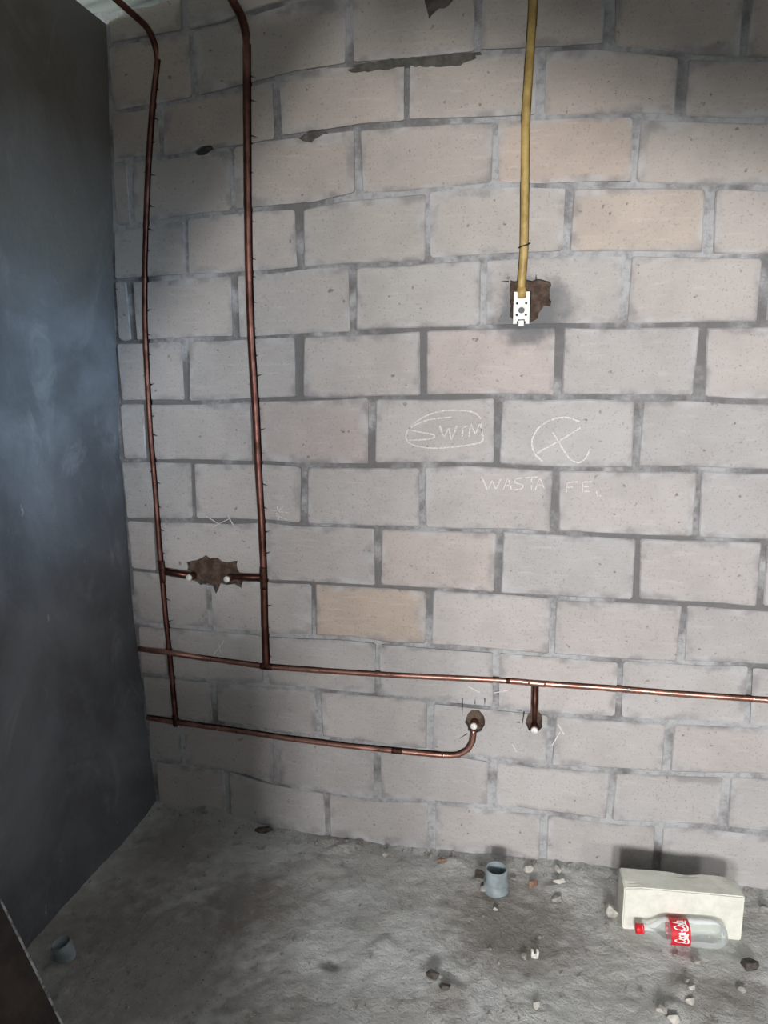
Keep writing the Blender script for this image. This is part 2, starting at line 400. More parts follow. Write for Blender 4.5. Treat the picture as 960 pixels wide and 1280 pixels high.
# ---------------------------------------------------------------- back wall: mortar bed, blocks, core
def mdepth(x, z): return .0012 + .0065*max(0, min(1, .5+.9*noise.noise((x*5, z*5, 3.3)))) + .0015*noise.noise((x*40, z*40, 1))
def prism(polys, yfun, back, uvbox=None, name='piece'):
    V, Fc, UV = [], [], []
    for p in polys:
        p = ccw(p); n = len(p); b = len(V)
        V += [(x, yfun(x, z), z) for x, z in p] + [(x, back, z) for x, z in p]
        Fc.append(tuple(b+i for i in range(n))); Fc += [(b+i, b+n+i, b+n+(i+1) % n, b+(i+1) % n) for i in range(n)]
    me = bpy.data.meshes.new(name); me.from_pydata(V, [], Fc)
    if uvbox:
        x0, x1, z0, z1 = uvbox; uv = me.uv_layers.new(name='UVMap')
        for l in me.loops:
            c = me.vertices[l.vertex_index].co; uv.data[l.index].uv = ((c.x-x0)/(x1-x0), (c.z-z0)/(z1-z0))
    return me
cell = .055; polys = []
nx, nz = int((XR+1.5)/cell)+1, int(3.3/cell)+1
for i in range(nx):
    for j in range(nz):
        x0, z0 = -1.5+i*cell, -.08+j*cell
        if z0 > roof_z(x0): continue
        polys.append([(x0, z0), (x0+cell, z0), (x0+cell, z0+cell), (x0, z0+cell)])
polys, _ = carve(polys)
me = prism(polys, lambda x, z: D+mdepth(x, z), D+.03, name='wall_back')
wall = tag(link('wall_back', me, M['mortar']), 'back wall of bare concrete blocks laid in rough grey mortar, chased for pipes', 'wall', kind='structure')
me = prism([[(-1.6, -.1), (XR+.1, -.1), (XR+.1, roof_z(XR+.1)), (-1.6, roof_z(-1.6))]], lambda x, z: D+.022, D+.12, name='wall_core')
link('wall_core', me, M['core'], wall)

order = 'HGFEDCBAZYXWV'
btab = {k: sorted((on_wall(x, y).x, on_wall(x, y).z) for x, y in l) for k, l in beds.items()}
def bed_z(k, x):
    if k == '0': return -.07
    if k == 'U': return interp(btab['V'], x)+.195
    if k == 'T': return interp(btab['V'], x)+.39
    if k == 'S': return interp(btab['V'], x)+.585
    return interp(btab[k], x)
courses = [('0', 'H', 'I')] + [(order[i], order[i+1], order[i]) for i in range(12)] + [('V', 'U', 'V'), ('U', 'T', 'U'), ('T', 'S', 'U')]
tints = {('E', 2): (1.06, .90, .76), ('A', 3): (1.06, .97, .95), ('D', 3): (1.02, .94, .90), ('B', 2): (1.0, .92, .90), ('Y', 4): (1.06, .98, .90), ('X', 4): (1.05, .96, .90)}
nblock = 0
for ci, (lo, hi, hk) in enumerate(courses):
    xs = sorted(on_wall(x, y).x for x, y in heads[hk]); zm = (bed_z(lo, 0)+bed_z(hi, 0))/2
    cx = corner_x(max(0, zm))+.012
    while xs[0]-cx > .47: xs.insert(0, xs[0]-.4)
    if xs[0]-cx < .05: xs.pop(0)
    while XR-xs[-1] > .42: xs.append(xs[-1]+.4)
    edges = [cx] + xs + [XR]
    warm = max(0., min(1., (zm-1.6)/.9))
    for bi in range(len(edges)-1):
        rw = lambda: random.uniform(.007, .0145)
        x0 = edges[bi] + (0 if bi == 0 else rw()); x1 = edges[bi+1] - rw()
        if x1-x0 < .03: continue
        jit = lambda s=.0028: random.uniform(-s, s)
        g0, g1 = random.uniform(.005, .010), random.uniform(.004, .009)
        n = 3 if x1-x0 > .2 else 2
        if lo == '0': z0f = lambda x: -.07
        else: z0f = lambda x: bed_z(lo, x)+g0
        z1f = lambda x: bed_z(hi, x)-g1
        bot = [(x0+(x1-x0)*i/n, z0f(x0+(x1-x0)*i/n)+jit()) for i in range(n+1)]
        top = [(x1-(x1-x0)*i/n, z1f(x1-(x1-x0)*i/n)+jit()) for i in range(n+1)]
        tl = jit(.004)
        bot[0] = (bot[0][0]+tl+jit(), bot[0][1]); top[-1] = (top[-1][0]-tl, top[-1][1])
        bot[-1] = (bot[-1][0]+jit(.004), bot[-1][1]); top[0] = (top[0][0]+jit(.004), top[0][1])
        cs = .006                                         # worn corners
        def cc(a, b, c):
            def to(p, q):
                L = math.hypot(q[0]-p[0], q[1]-p[1]); s = cs*random.uniform(.4, 1.5)/L; return (p[0]+(q[0]-p[0])*s, p[1]+(q[1]-p[1])*s)
            return [to(b, a), to(b, c)]
        raw = bot+top; poly = []
        for i, p in enumerate(raw):
            if i in (0, n, n+1, 2*n+1): poly += cc(raw[i-1], p, raw[(i+1) % len(raw)])
            else: poly.append(p)
        if bb(poly)[3] > roof_z(x0)-.01:
            poly = clip(poly, (-3, roof_z(-3)), (3, roof_z(3)), -1)
            if len(poly) < 3: continue
        ub = (x0, x1, (z0f(x0)+z0f(x1))/2, (z1f(x0)+z1f(x1))/2)
        if lo == '0': ub = (x0, x1, 0., ub[3])
        pieces, hit = carve([poly])
        yo, tx, tz = random.uniform(-.0025, .001), random.uniform(-.006, .006), random.uniform(-.008, .008)
        xm, zc = (x0+x1)/2, sum(p[1] for p in poly)/len(poly)
        yf = lambda x, z: D+yo+tx*(x-xm)+tz*(z-zc)
        if hit: me = prism(pieces, yf, D+.026, ub, 'concrete_block')
        else:
            q = ccw(poly); m = len(q); iw = .004
            ins = [(p[0]+(xm-p[0])*iw/max(.05, abs(xm-p[0]))*min(1, abs(xm-p[0])/.02), p[1]+(zc-p[1])*iw/max(.05, abs(zc-p[1]))) for p in q]
            V = [(x, yf(x, z), z) for x, z in ins] + [(x, yf(x, z)+.004, z) for x, z in q] + [(x, D+.026, z) for x, z in q]
            Fc = [tuple(range(m))] + [(i, m+i, m+(i+1) % m, (i+1) % m) for i in range(m)] + [(m+i, 2*m+i, 2*m+(i+1) % m, m+(i+1) % m) for i in range(m)]
            me = bpy.data.meshes.new('concrete_block'); me.from_pydata(V, [], Fc)
            uv = me.uv_layers.new(name='UVMap')
            for l in me.loops:
                c = me.vertices[l.vertex_index].co; uv.data[l.index].uv = ((c.x-ub[0])/(ub[1]-ub[0]), (c.z-ub[2])/(ub[3]-ub[2]))
        org = (xm, D, zc); shift(me, org)
        o = link('concrete_block', me, M['block'], wall); o.location = org; nblock += 1
        v = random.uniform(.92, 1.04); pk = random.uniform(-.02, .03)
        c = tints.get((hk, bi)) or (v*(1+pk), v, v*(1-.4*pk))
        o.color = (c[0]*(1+.02*warm), c[1]*(1-.05*warm), c[2]*(1-.14*warm), 1)

def fill(px, depth, label):
    v = [on_wall(x, y) for x, y in px]; cx = sum(a.x for a in v)/len(v); cz = sum(a.z for a in v)/len(v)
    ring = [(cx+(p.x-cx)*1.10, cz+(p.z-cz)*1.05) for p in v]
    tris = [[(cx, cz), ring[i], ring[(i+1) % len(ring)]] for i in range(len(ring))]
    return tag(link('mortar_patch', prism(tris, lambda x, z: D+depth+.002*noise.noise((x*50, z*50, 4)), D+.026, name='mortar_patch'), M['damp'], wall), label)
fill([(372,172),(385,164),(404,161),(410,166),(398,172),(390,178),(378,176)], .010, 'dark hole in the bed joint right of the right riser')
fill([(243,190),(252,183),(264,182),(267,186),(258,193),(246,194)], .010, 'dark hole in the bed joint between the two risers')
fill([(434,88),(450,80),(480,75),(515,71),(560,68),(592,65),(596,73),(570,83),(540,83),(505,84),(470,88),(440,91)], .004, 'long dark raked stretch of bed joint near the top')
fill([(530,-4),(568,-4),(560,8),(545,14),(536,24),(533,10)], .004, 'dark raked joint at the top edge of the picture')

# ---------------------------------------------------------------- chalk marks on the blocks
def strokes(name, lines, w, fx, label):
    V, Fc = [], []
    for ln in lines:
        pts = [on_wall(*fx(p), -.0052) for p in ln]
        if len(pts) > 2: pts = smooth_path(pts, 5)
        b = len(V); n = len(pts)
        for i, p in enumerate(pts):
            d = (pts[min(i+1, n-1)]-pts[max(i-1, 0)]); d.normalize(); s = Vector((-d.z, 0, d.x))*w*random.uniform(.35, .62)
            V += [p+s, p-s, p+s+Vector((0, .004, 0)), p-s+Vector((0, .004, 0))]
        for i in range(n-1):
            k = b+i*4; Fc += [(k, k+1, k+5, k+4), (k, k+4, k+6, k+2), (k+1, k+3, k+7, k+5)]
    return tag(link(name, mesh(name, V, Fc, recalc=True), M['chalk'], wall), label)
f1 = lambda p: (490+p[0]/3.31, 490+p[1]/3.31)
strokes('chalk_writing', [[(368,110),(330,82),(230,76),(150,95),(90,130),(60,170),(62,200),(90,220),(160,232),(250,228),(340,215),(375,200),(370,150)],
  [(245,103),(150,115),(90,140),(72,155),(110,165),(165,175),(176,186),(150,195),(70,200)],
  [(197,140),(215,190)], [(215,190),(235,145)], [(235,145),(245,200)], [(245,200),(268,140)],
  [(290,185),(292,147)], [(292,150),(314,138)], [(318,185),(325,130)], [(325,130),(345,175)], [(345,175),(365,125)], [(365,125),(372,180)]], .0042, f1, 'chalked word SWM inside a drawn loop')
strokes('chalk_symbol', [[(775,122),(720,105),(660,115),(610,145),(582,190),(580,220),(590,255),(622,287)], [(780,148),(720,185),(660,220),(600,252)],
  [(665,168),(700,225),(735,275),(770,292),(800,275),(820,235)]], .0048, f1, 'chalked cross in an open circle')
strokes('chalk_writing', [[(370,350),(395,405)], [(395,405),(415,365)], [(415,365),(430,405)], [(430,405),(450,360)], [(460,405),(480,355)], [(480,355),(495,405)], [(466,386),(492,386)],
  [(540,355),(515,360),(510,375),(540,385),(535,400),(505,405)], [(550,355),(602,352)], [(577,355),(577,405)], [(592,405),(612,355)], [(612,355),(630,400)], [(598,384),(624,384)],
  [(725,375),(722,415)], [(725,375),(768,371)], [(724,395),(750,393)], [(790,372),(828,371)], [(790,374),(788,412)], [(789,393),(814,391)], [(788,412),(818,411)], [(845,408),(848,430)], [(848,430),(868,428)]], .0034, f1, 'chalked word WASTA FEL below the loop and cross')
f2 = lambda p: (100+p[0]/2.286, 560+p[1]/2.286)
strokes('chalk_mark', [[(545,178),(597,186)], [(563,165),(566,206)], [(580,166),(556,192)], [(556,190),(592,206)]], .0034, f2, 'small chalked star right of the right riser')
strokes('chalk_mark', [[(360,195),(400,220)], [(420,190),(440,225)], [(380,225),(430,200)]], .0028, f2, 'faint chalk scratches between the two risers')
strokes('chalk_mark', [[(380,592),(412,550)], [(395,560),(404,590)]], .0028, f2, 'faint chalk scratch above the upper pipe run')
strokes('chalk_mark', [[(585,858),(600,866)], [(618,866),(635,863)], [(700,915),(690,932)], [(697,905),(705,918)], [(640,930),(646,940)]], .0034, lambda p: p, 'yellowish scratches around the pipe outlets')

# ---------------------------------------------------------------- left wall, right wall, front wall, ceiling, floor
V, Fc = [], []; ys = [YF] + [-.8+.04*i for i in range(79)]; ys = [y for y in ys if y < D-.005] + [D+.03]
zs = [-.05+.045*i for i in range(64)]
for y in ys:
    for z in zs:
        k = .006*noise.noise((y*3, z*3, 5)) + .003*noise.noise((y*11, z*11, 8))
        V.append((corner_x(max(0.03, z)) + k - .04*(D-y)*0, y, min(z, 2.745)))
for i in range(len(ys)-1):
    for j in range(len(zs)-1):
        a = i*len(zs)+j; Fc.append((a, a+1, a+len(zs)+1, a+len(zs)))
tag(link('wall_left', mesh('wall_left', V, Fc, True), M['plaster']), 'left wall rendered in smooth dark grey cement', 'wall', kind='structure')
# right wall with a window opening, front wall with a doorway and a high window beside it
tag(link('wall_right', boxes('wall_right', [(XR, XR+.12, YF, .15, 0, 3.3), (XR, XR+.12, .62, D, 0, 3.3), (XR, XR+.12, .15, .62, 0, 1.88), (XR, XR+.12, .15, .62, 2.2, 3.3)]), M['mortar']), 'right wall with a window opening, outside the picture', 'wall', kind='structure')
fw = []
fw += [(-1.6, -.43, YF-.12, YF, 0, 3.4), (-.43, .62, YF-.12, YF, 0, .75), (.62, 1.375, YF-.12, YF, 0, 3.4), (2.2, XR+.1, YF-.12, YF, 0, 3.4)]
tag(link('wall_front', boxes('wall_front', fw), M['mortar']), 'front wall behind the camera with a doorway and a window', 'wall', kind='structure')
tag(link('shade_partition', boxes('shade_partition', [(-1.6, -.36, -.36, -.25, 0, 1.184)]), M['mortar']), 'unseen low partition added behind the camera to shade the lower left wall', 'wall', kind='structure')  # blocker added out of view to darken the lower left wall
# unseen boards added under the roof to cast shade on the back wall
o = tag(link('shade_board_1', boxes('shade_board_1', [(-.65, .72, -.02, .02, 0, .46)]), M['board']), 'unseen sloping board added above the camera to shade the upper right wall', 'board', kind='structure')
o.location = (.13, .40, 2.165); o.rotation_euler = (0, math.radians(24.7), 0)
o = tag(link('shade_board_3', boxes('shade_board_3', [(.72, 1.9, .36, .40, 2.10, 2.5)]), M['board']), 'unseen level board added toward the right wall to block doorway light', 'board', kind='structure')
o = tag(link('shade_board_2', boxes('shade_board_2', [(-.55, .40, -.02, .02, 0, .5)]), M['board']), 'unseen steep board added left of the camera to shade the upper left wall', 'board', kind='structure')
o.location = (-.60, .48, 2.05); o.rotation_euler = (0, math.radians(-52), 0)
# corrugated sheet roof, flutes running down the slope
V, Fc = [], []; yy = [YF-.2+.0127*i for i in range(int((D+.35-YF+.2)/.0127))]
for i, y in enumerate(yy):
    h = .009*math.sin(2*math.pi*y/.076)
    for x in (-2.1, -1.0, 0., 2.5): V.append((x, y, roof_z(x)+.085+h))
for i in range(len(yy)-1):
    for j in range(3):
        a = i*4+j; Fc.append((a, a+4, a+5, a+1))
tag(link('ceiling', mesh('ceiling', V, Fc, True), M['zinc']), 'pale corrugated metal roof sheets sloping down to the left wall', 'ceiling', kind='structure')
# floor
clods = [(540,1228,.05,.016), (565,1240,.05,.012), (600,1100,.03,.02), (855,1240,.04,.02), (845,1262,.05,.02), (430,1055,.04,.012), (640,1128,.05,.006), (705,1110,.05,.01), (480,1180,.06,.008), (412,1207,.04,-.008), (870,1205,.04,.01), (930,1210,.05,.014), (560,1075,.05,.012), (700,1200,.06,.006), (350,1060,.08,.01), (260,1020,.06,.012)]
clods = [(on_z(x, y), r, h) for x, y, r, h in clods]
def floor_h(x, y):
    d = D-y; e = math.exp(-max(0, d)/.16)
    h = interp(ftab, x)*e*1.0
    h += .010*noise.noise((x*2.3, y*2.3, 0)) + .006*noise.noise((x*9, y*9, 2)) + .0055*noise.noise((x*26, y*26, 4)) + .002*noise.noise((x*70, y*70, 6))
    h += e*.010*max(0, noise.noise((x*14, y*14, 9)))
    if x < -1.3: h += .02*math.exp(-(x+1.46)/.05)*.6
    for p, r, k in clods:
        q = ((x-p.x)**2+(y-p.y)**2)/r**2
        if q < 5: h += k*math.exp(-q*2)
    return h
xs_ = [-1.62, -1.5] + [-1.49+.0125*i for i in range(200)] + [1.05, 1.2, 1.35, 1.5, 1.8, 2.1, 2.45]
ys_ = [YF-.15, -.9, -.5, 0, .4, .7, .9, 1.05] + [1.12+.0115*i for i in range(105)]
ys_ = [y for y in ys_ if y < D+.02] + [D+.03]
V = [(x, y, floor_h(x, y)) for x in xs_ for y in ys_]; n = len(ys_)
Fc = [(i*n+j, (i+1)*n+j, (i+1)*n+j+1, i*n+j+1) for i in range(len(xs_)-1) for j in range(n-1)]
tag(link('floor', mesh('floor', V, Fc, True), M['floor']), 'rough dusty unfinished concrete floor with stains and painted-in light and shade', 'floor', kind='structure')
me = boxes('ground', [(-6, 6, -7, YF-.15, -.2, -.06)])
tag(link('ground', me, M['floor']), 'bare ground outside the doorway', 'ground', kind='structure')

# ---------------------------------------------------------------- copper pipework
OFF = .006
def wp(l, sub=4, off=OFF): return smooth_path(P(l, off), sub) if len(l) > 2 else P(l, off)
def fitting(name, a, b, r, parent, mat):
    return link(name, tube(name, [a, a.lerp(b, .12), a.lerp(b, .88), b], [r*.94, r, r, r*.94], 14), mat, parent)
def outlet(px, parent, r=.0105, lean=(0, -1, 0)):
    p = on_wall(*px, .004); d = Vector(lean).normalized()
    o = link('outlet', tube('outlet', [p+Vector((0, .010, 0)), p+d*.006, p+d*.012, p+d*.020], [r*1.25, r*1.35, r*1.2, r*1.2], 14), M['copper'], parent)
    prof = [(0, .013), (r*.35, .0125), (r*.42, .009), (r*.85, .0085), (r*1.05, .006), (r*1.08, 0), (r*.9, -.002), (0, -.002)]
    me = lathe('plug', prof, 16); me.transform(d.to_track_quat('Z', 'Y').to_matrix().to_4x4()); me.transform(Matrix.Translation(p+d*.020))
    c = tag(link('plug', me, M['white'], o), 'white plastic plug')
    return o
# system 1: left riser, stub, lower run with rising bend
net1 = tag(empty('copper_pipe', on_wall(220, 903)), 'left copper riser with lower run bending up to a capped outlet', 'pipe')
net1.location = (0, 0, 0)
top = on_wall(197, 76, OFF); k1 = wp(r1)
def overhead(px, drop, rise, length, dx=0):
    b = on_wall(*px, OFF); out = []
    R_ = .075
    for i in range(9):
        a = math.pi/2*i/8; out.append(b + Vector((dx*.02*(i/8), -R_*(1-math.cos(a)), R_*math.sin(a)))) 
    e = out[-1]; out.append(e+Vector((dx*length, -length, rise*length)))
    return out
oh1 = overhead((197, 76), 0, .0, 1.1)
link('riser', tube('riser', list(reversed(oh1)) + k1[1:], .0098, 12), M['copper'], net1)
link('lower_run', tube('lower_run', wp(lower), .0095, 12), M['bright'], net1)
link('tap_stub', tube('tap_stub', P(s1, .012), .0095, 12), M['copper'], net1)
a = on_wall(203, 700, OFF); b = on_wall(205, 728, OFF); fitting('tee_fitting', a, b, .0125, net1, M['solder'])
a = on_wall(219, 893, OFF); b = on_wall(220.5, 907, OFF); fitting('tee_fitting', a, b, .0125, net1, M['solder'])
a = on_wall(490, 938, OFF); b = on_wall(503, 939.5, OFF); fitting('coupling', a, b, .0110, net1, M['solder'])
a = on_wall(553, 944, OFF); b = on_wall(556, 944, OFF); fitting('coupling', a, b, .0105, net1, M['bright'])
outlet((240, 720), net1); outlet((593, 904), net1)
# system 2: right riser, stub, upper run with a branch down
net2 = tag(empty('copper_pipe'), 'right copper riser joined to the long upper run that leaves at right', 'pipe')
k2 = wp(r2); oh2 = overhead((309, 58), 0, .22, .8, .02)
link('riser', tube('riser', list(reversed(oh2)) + k2[1:], .0128, 14), M['copper'], net2)
link('upper_run', tube('upper_run', smooth_path([on_wall(x, y, OFF-.020*(abs(x-212) < 6)-.004*(abs(x-193) < 22)) for x, y in upper], 4), .0096, 12), M['bright'], net2)
link('tap_stub', tube('tap_stub', P(s2, .012), .0095, 12), M['copper'], net2)
link('branch', tube('branch', P(branch, OFF+.002), .0080, 12), M['copper'], net2)
a = on_wall(329.5, 708, OFF); b = on_wall(330.5, 736, OFF); fitting('tee_fitting', a, b, .0150, net2, M['solder'])
a = on_wall(326, 832.5, OFF); b = on_wall(341, 833.8, OFF); fitting('tee_fitting', a, b, .0125, net2, M['solder'])
a = on_wall(660, 853, OFF-.001); b = on_wall(682, 855, OFF-.001); fitting('tee_fitting', a, b, .0118, net2, M['bright'])
a = on_wall(633, 850.6, OFF); b = on_wall(638, 851, OFF); fitting('coupling', a, b, .0108, net2, M['solder'])
outlet((287, 722), net2); outlet((668, 909), net2)

# ---------------------------------------------------------------- conduit and switch box
cpts = wp(cond[:-1] + [(651, 369)], 5, .003)
con = tag(link('conduit', tube('conduit', cpts, .0122, 14), M['conduit']), 'ochre plastic conduit running down the wall to the white switch box', 'conduit')
for px, nm in (((655, 308), 'wire_tie'),):
    p = on_wall(*px, .003)
    me = tube(nm, [p+Vector((-.015, -.004, -.004)), p+Vector((-.010, -.011, -.002)), p+Vector((0, -.014, 0)), p+Vector((.010, -.011, .003)), p+Vector((.018, -.004, .008))], .0022, 8)
    tag(link(nm, me, M['tie'], con), 'black wire tie')
c = on_wall(652, 385.5); sb = tag(empty('switch_box', (c.x, D, c.z)), 'small white plastic switch box set in a knocked-out pocket below the conduit', 'switch box')
w, h = .027, .050
link('back_plate', boxes('back_plate', [(-w, w, .010, .014, -h, h)]), M['hole'], sb)
rail = boxes('side_rail', [(.013, .024, -.010, .012, -h*.92, h*.95), (.010, .014, -.009, .012, -h*.75, h*.6)])
for s in (1, -1):
    me = rail if s == 1 else rail.copy()
    if s == -1:
        for v in me.vertices: v.co.x = -v.co.x
        me.flip_normals()
    link('side_rail', me, None if s == -1 else M['white'], sb)
# centre web with a round knock-out
ring = []
V = []; Fc = []; n = 24
for yv in (-.008, -.004):
    for k in range(n):
        a = 2*math.pi*k/n; V.append((.0095*math.cos(a), yv, .0095*math.sin(a)-.006))
    for k in range(n):
        a = 2*math.pi*k/n; m = max(abs(math.cos(a))/.0145, abs(math.sin(a))/.031); V.append((math.cos(a)/m, yv, math.sin(a)/m-.002))
for b0 in (0, 2*n):
    for k in range(n): Fc.append((b0+k, b0+(k+1) % n, b0+n+(k+1) % n, b0+n+k))
for k in range(n): Fc.append((k, 2*n+k, 2*n+(k+1) % n, (k+1) % n)); Fc.append((n+k, n+(k+1) % n, 3*n+(k+1) % n, 3*n+k))
link('centre_web', mesh('centre_web', V, Fc, recalc=True), M['white'], sb)
link('knockout', tube('knockout', [(0, -.003, -.006), (0, -.0055, -.006)], .0095, 20), M['fresh'], sb)
for sx in (-1, 1):
    for sz in (.014, -.020):
        link('screw_hole', tube('screw_hole', [(sx*.0135, -.0098, sz), (sx*.0135, -.0112, sz)], .0036, 10), M['hole'], sb)
link('bottom_tab', boxes('bottom_tab', [(-.008, .008, -.009, .010, -.053, -.036), (-.004, .004, -.012, -.009, -.050, -.040)]), M['white'], sb)
link('conduit_socket', tube('conduit_socket', [(-.002, .002, .060), (-.002, .002, .030)], .0150, 16), M['conduit'], sb)

# ---------------------------------------------------------------- floor objects
def pvc(px_rim, px_base, rad, label, tilt_toward=None, collar=True):
    base = on_z(*px_base); hgt = .02
    # height whose axis point projects onto the rim centre
    for i in range(400):
        h = .02+.001*i; d = base+Vector((0, 0, h-CAMZ)); 
        f = d.dot(-B); v = 640-d.dot(U)/f*F
        if v <= px_rim[1]: hgt = h; break
    d = base+Vector((0, 0, hgt-CAMZ)); f = d.dot(-B)
    fl = floor_h(base.x, base.y)
    t = empty('drain_pipe', (base.x, base.y, fl)); tag(t, label, 'drain pipe'); H = hgt-fl
    link('pipe_stub', lathe('pipe_stub', [(rad, -.03), (rad, H-.002), (rad-.001, H), (rad-.004, H), (rad-.005, H-.002), (rad-.005, -.02), (0, -.02)], 32), M['pvc'], t)
    return t, H
def proj_len(px, py): 
    p = on_z(px, py); return F/((p-Vector((0, 0, CAMZ))).dot(-B))
s = proj_len(622, 1108)
t, H1 = pvc((622, 1085), (620, 1109), 13.6/s, 'grey plastic drain pipe stub standing open by the foot of the block wall')
cr = 13.6/s
me = lathe('collar', [(cr, .030), (cr+.004, .028), (cr+.006, .0), (cr+.007, -.02)], 28); link('collar', me, M['pvc'], t)
s = proj_len(80, 1190)
t2, H2 = pvc((74, 1177), (82, 1196), 12./s, 'short dark drain pipe stub in the shaded left corner')
t2.rotation_euler = (math.radians(6), math.radians(-10), 0)

# cream block lying on its long side
BL, BR = on_z(774, 1160), on_z(920, 1174)
ax = (BR-BL); L = ax.length*1.02; ax.normalize(); back = Vector((-ax.y, ax.x, 0))
def find_h(base, ypx):
    for i in range(600):
        d = base+Vector((0, 0, .001*i-CAMZ)); f = d.dot(-B)
        if 640-d.dot(U)/f*F <= ypx: return .001*i
hb = .5*(find_h(BL, 1107)+find_h(BR, 1122))
TB = on_z(782, 1083, hb); TF = on_z(785, 1107, hb); dep = (TB-TF).dot(back)
print('block', L, hb, dep, BL, BR)
dep = max(.08, min(.16, dep))
bm = bmesh.new(); bmesh.ops.create_cube(bm, size=1)
for v in bm.verts: v.co = Vector(((v.co.x+.5)*L, (v.co.y+.5)*dep, (v.co.z+.5)*(hb+.012)-.012))
bmesh.ops.bevel(bm, geom=list(bm.edges), offset=.0035, segments=2, affect='EDGES')
bmesh.ops.subdivide_edges(bm, edges=[e for e in bm.edges if e.calc_length() > .05], cuts=6, use_grid_fill=True)
for v in bm.verts: v.co += Vector((noise.noise(v.co*18), noise.noise(v.co*18+Vector((5, 0, 0))), noise.noise(v.co*18+Vector((9, 3, 0)))))*.0007
# chips knocked from the top back edge and the top left corner
for v in bm.verts:
    for cpt in (Vector((L*.58, dep, hb)), Vector((0, 0, hb)), Vector((L, dep, hb))):
        d = (v.co-cpt).length
        if d < .03: v.co += Vector((0, 0, -.008))*(1-d/.03)
me = bpy.data.meshes.new('building_block'); bm.to_mesh(me); bm.free()
bk = tag(link('building_block', me, M['aac']), 'cream cement building block lying on the floor behind the bottle', 'block')
bk.location = BL + ax*.008; bk.rotation_euler = (0, 0, math.atan2(ax.y, ax.x))

# bottle lying in front of the block
r = .0385
A, Bq = on_z(795, 1168.5, .02), on_z(907, 1172, .036)
axd = (Bq-A); BLn = axd.length; k = BLn/.262
bot = tag(empty('bottle'), 'empty clear plastic cola bottle with red cap lying against the cream block', 'bottle')
q = Vector((axd.x, axd.y, 0)).normalized()
zl = max(floor_h(A.x, A.y), floor_h(Bq.x, Bq.y))
prof = [(.0125, .004), (.0125, .020), (.0155, .022), (.0155, .025), (.013, .028), (.0135, .036), (.019, .048), (.027, .062), (.034, .078), (.0375, .092),
        (.036, .096), (.036, .150), (.0385, .155), (.0392, .170), (.0375, .180), (.0392, .192), (.0392, .228), (.036, .246), (.030, .257), (.020, .262), (.012, .252), (0, .248)]
prof = [(a*k, b*k) for a, b in prof]
def put(me):
    zz = Vector((q.x, q.y, .012)).normalized(); xx = Vector((-A.x, -A.y, CAMZ)); xx = (xx-zz*xx.dot(zz)).normalized(); yy = zz.cross(xx)
    me.transform(Matrix((xx, yy, zz)).transposed().to_4x4()); return me
me = lathe('bottle_body', prof, 40)
for v in me.vertices:                                   # petal foot
    if v.co.z > .235*k:
        a = math.atan2(v.co.y, v.co.x); f = 1-.10*(.5+.5*math.cos(5*a))*min(1, (v.co.z-.235*k)/(.02*k)); v.co.x *= f; v.co.y *= f
link('bottle_body', put(me), M['pet'], bot)
me = lathe('bottle_cap', [(0, -.003*k), (.0135*k, -.003*k), (.0150*k, -.001*k), (.0150*k, .016*k), (.0140*k, .0165*k)], 30); link('bottle_cap', put(me), M['red'], bot)
me = lathe('cap_ring', [(.0140*k, .0175*k), (.0152*k, .0178*k), (.0152*k, .0205*k), (.0140*k, .021*k)], 30); link('cap_ring', put(me), M['red'], bot)
la, lb, lr = .094*k, .151*k, .0370*k
lab = link('bottle_label', put(lathe('bottle_label', [(lr, la), (lr, la+.5*(lb-la)), (lr, lb)], 48)), M['label'], bot); tag(lab, 'red label with white flowing script')
# script drawn as strokes, wrapped round the label, reading along the girth
script = [[(8,8),(6,10),(2,8),(1,3),(4,0),(8,2)], [(12,4),(10,6),(9,2),(11,0),(13,2),(12,5)], [(18,5),(15,5.5),(14.5,1.5),(16,0),(18,1)], [(23,5),(20,5.5),(19.5,1),(21,0),(23,4.5),(23,.5),(24.5,1)],
          [(25.5,3),(27.5,3.2)], [(36,8),(34,10),(30,8),(29,3),(32,0),(36,2)], [(40,4),(38,6),(37,2),(39,0),(41,2),(40,5)], [(42,1),(44,9),(45,9.5),(43.5,3),(44,0),(45.5,1)], [(50,5),(47,5.5),(46.5,1),(48,0),(50,4.5),(50,.5),(52,1)],
          [(1,3),(-1,-2),(6,-3),(14,-1.5),(22,-2.5)], [(29,3),(28,-2),(35,-3),(44,-1.5),(52,-2.6)]]
V, Fc = [], []
for ln in script:
    pts = smooth_path([Vector((x, y, 0)) for x, y in ln], 5) if len(ln) > 2 else [Vector((x, y, 0)) for x, y in ln]
    n = len(pts); b = len(V)
    for i, p in enumerate(pts):
        d = (pts[min(i+1, n-1)]-pts[max(i-1, 0)]); d = d.normalized() if d.length > 1e-9 else Vector((1, 0, 0)); s_ = Vector((-d.y, d.x, 0))*.85
        for sg in (1, -1):
            u = p+s_*sg; ang = math.radians((26-u.x)*2.0); zz = (la+lb)/2 - (u.y-4 + .12*0)*.0030*k
            V.append(((lr+.0008)*math.cos(ang), (lr+.0008)*math.sin(ang), zz))
    for i in range(n-1): Fc.append((b+2*i, b+2*i+1, b+2*i+3, b+2*i+2))
me = mesh('label_script', V, Fc)
LS = link('label_script', put(me), M['print'], lab)
bot.location = (A.x, A.y, zl+.0392*k)
axq = Vector((q.x, q.y, .012)).normalized()

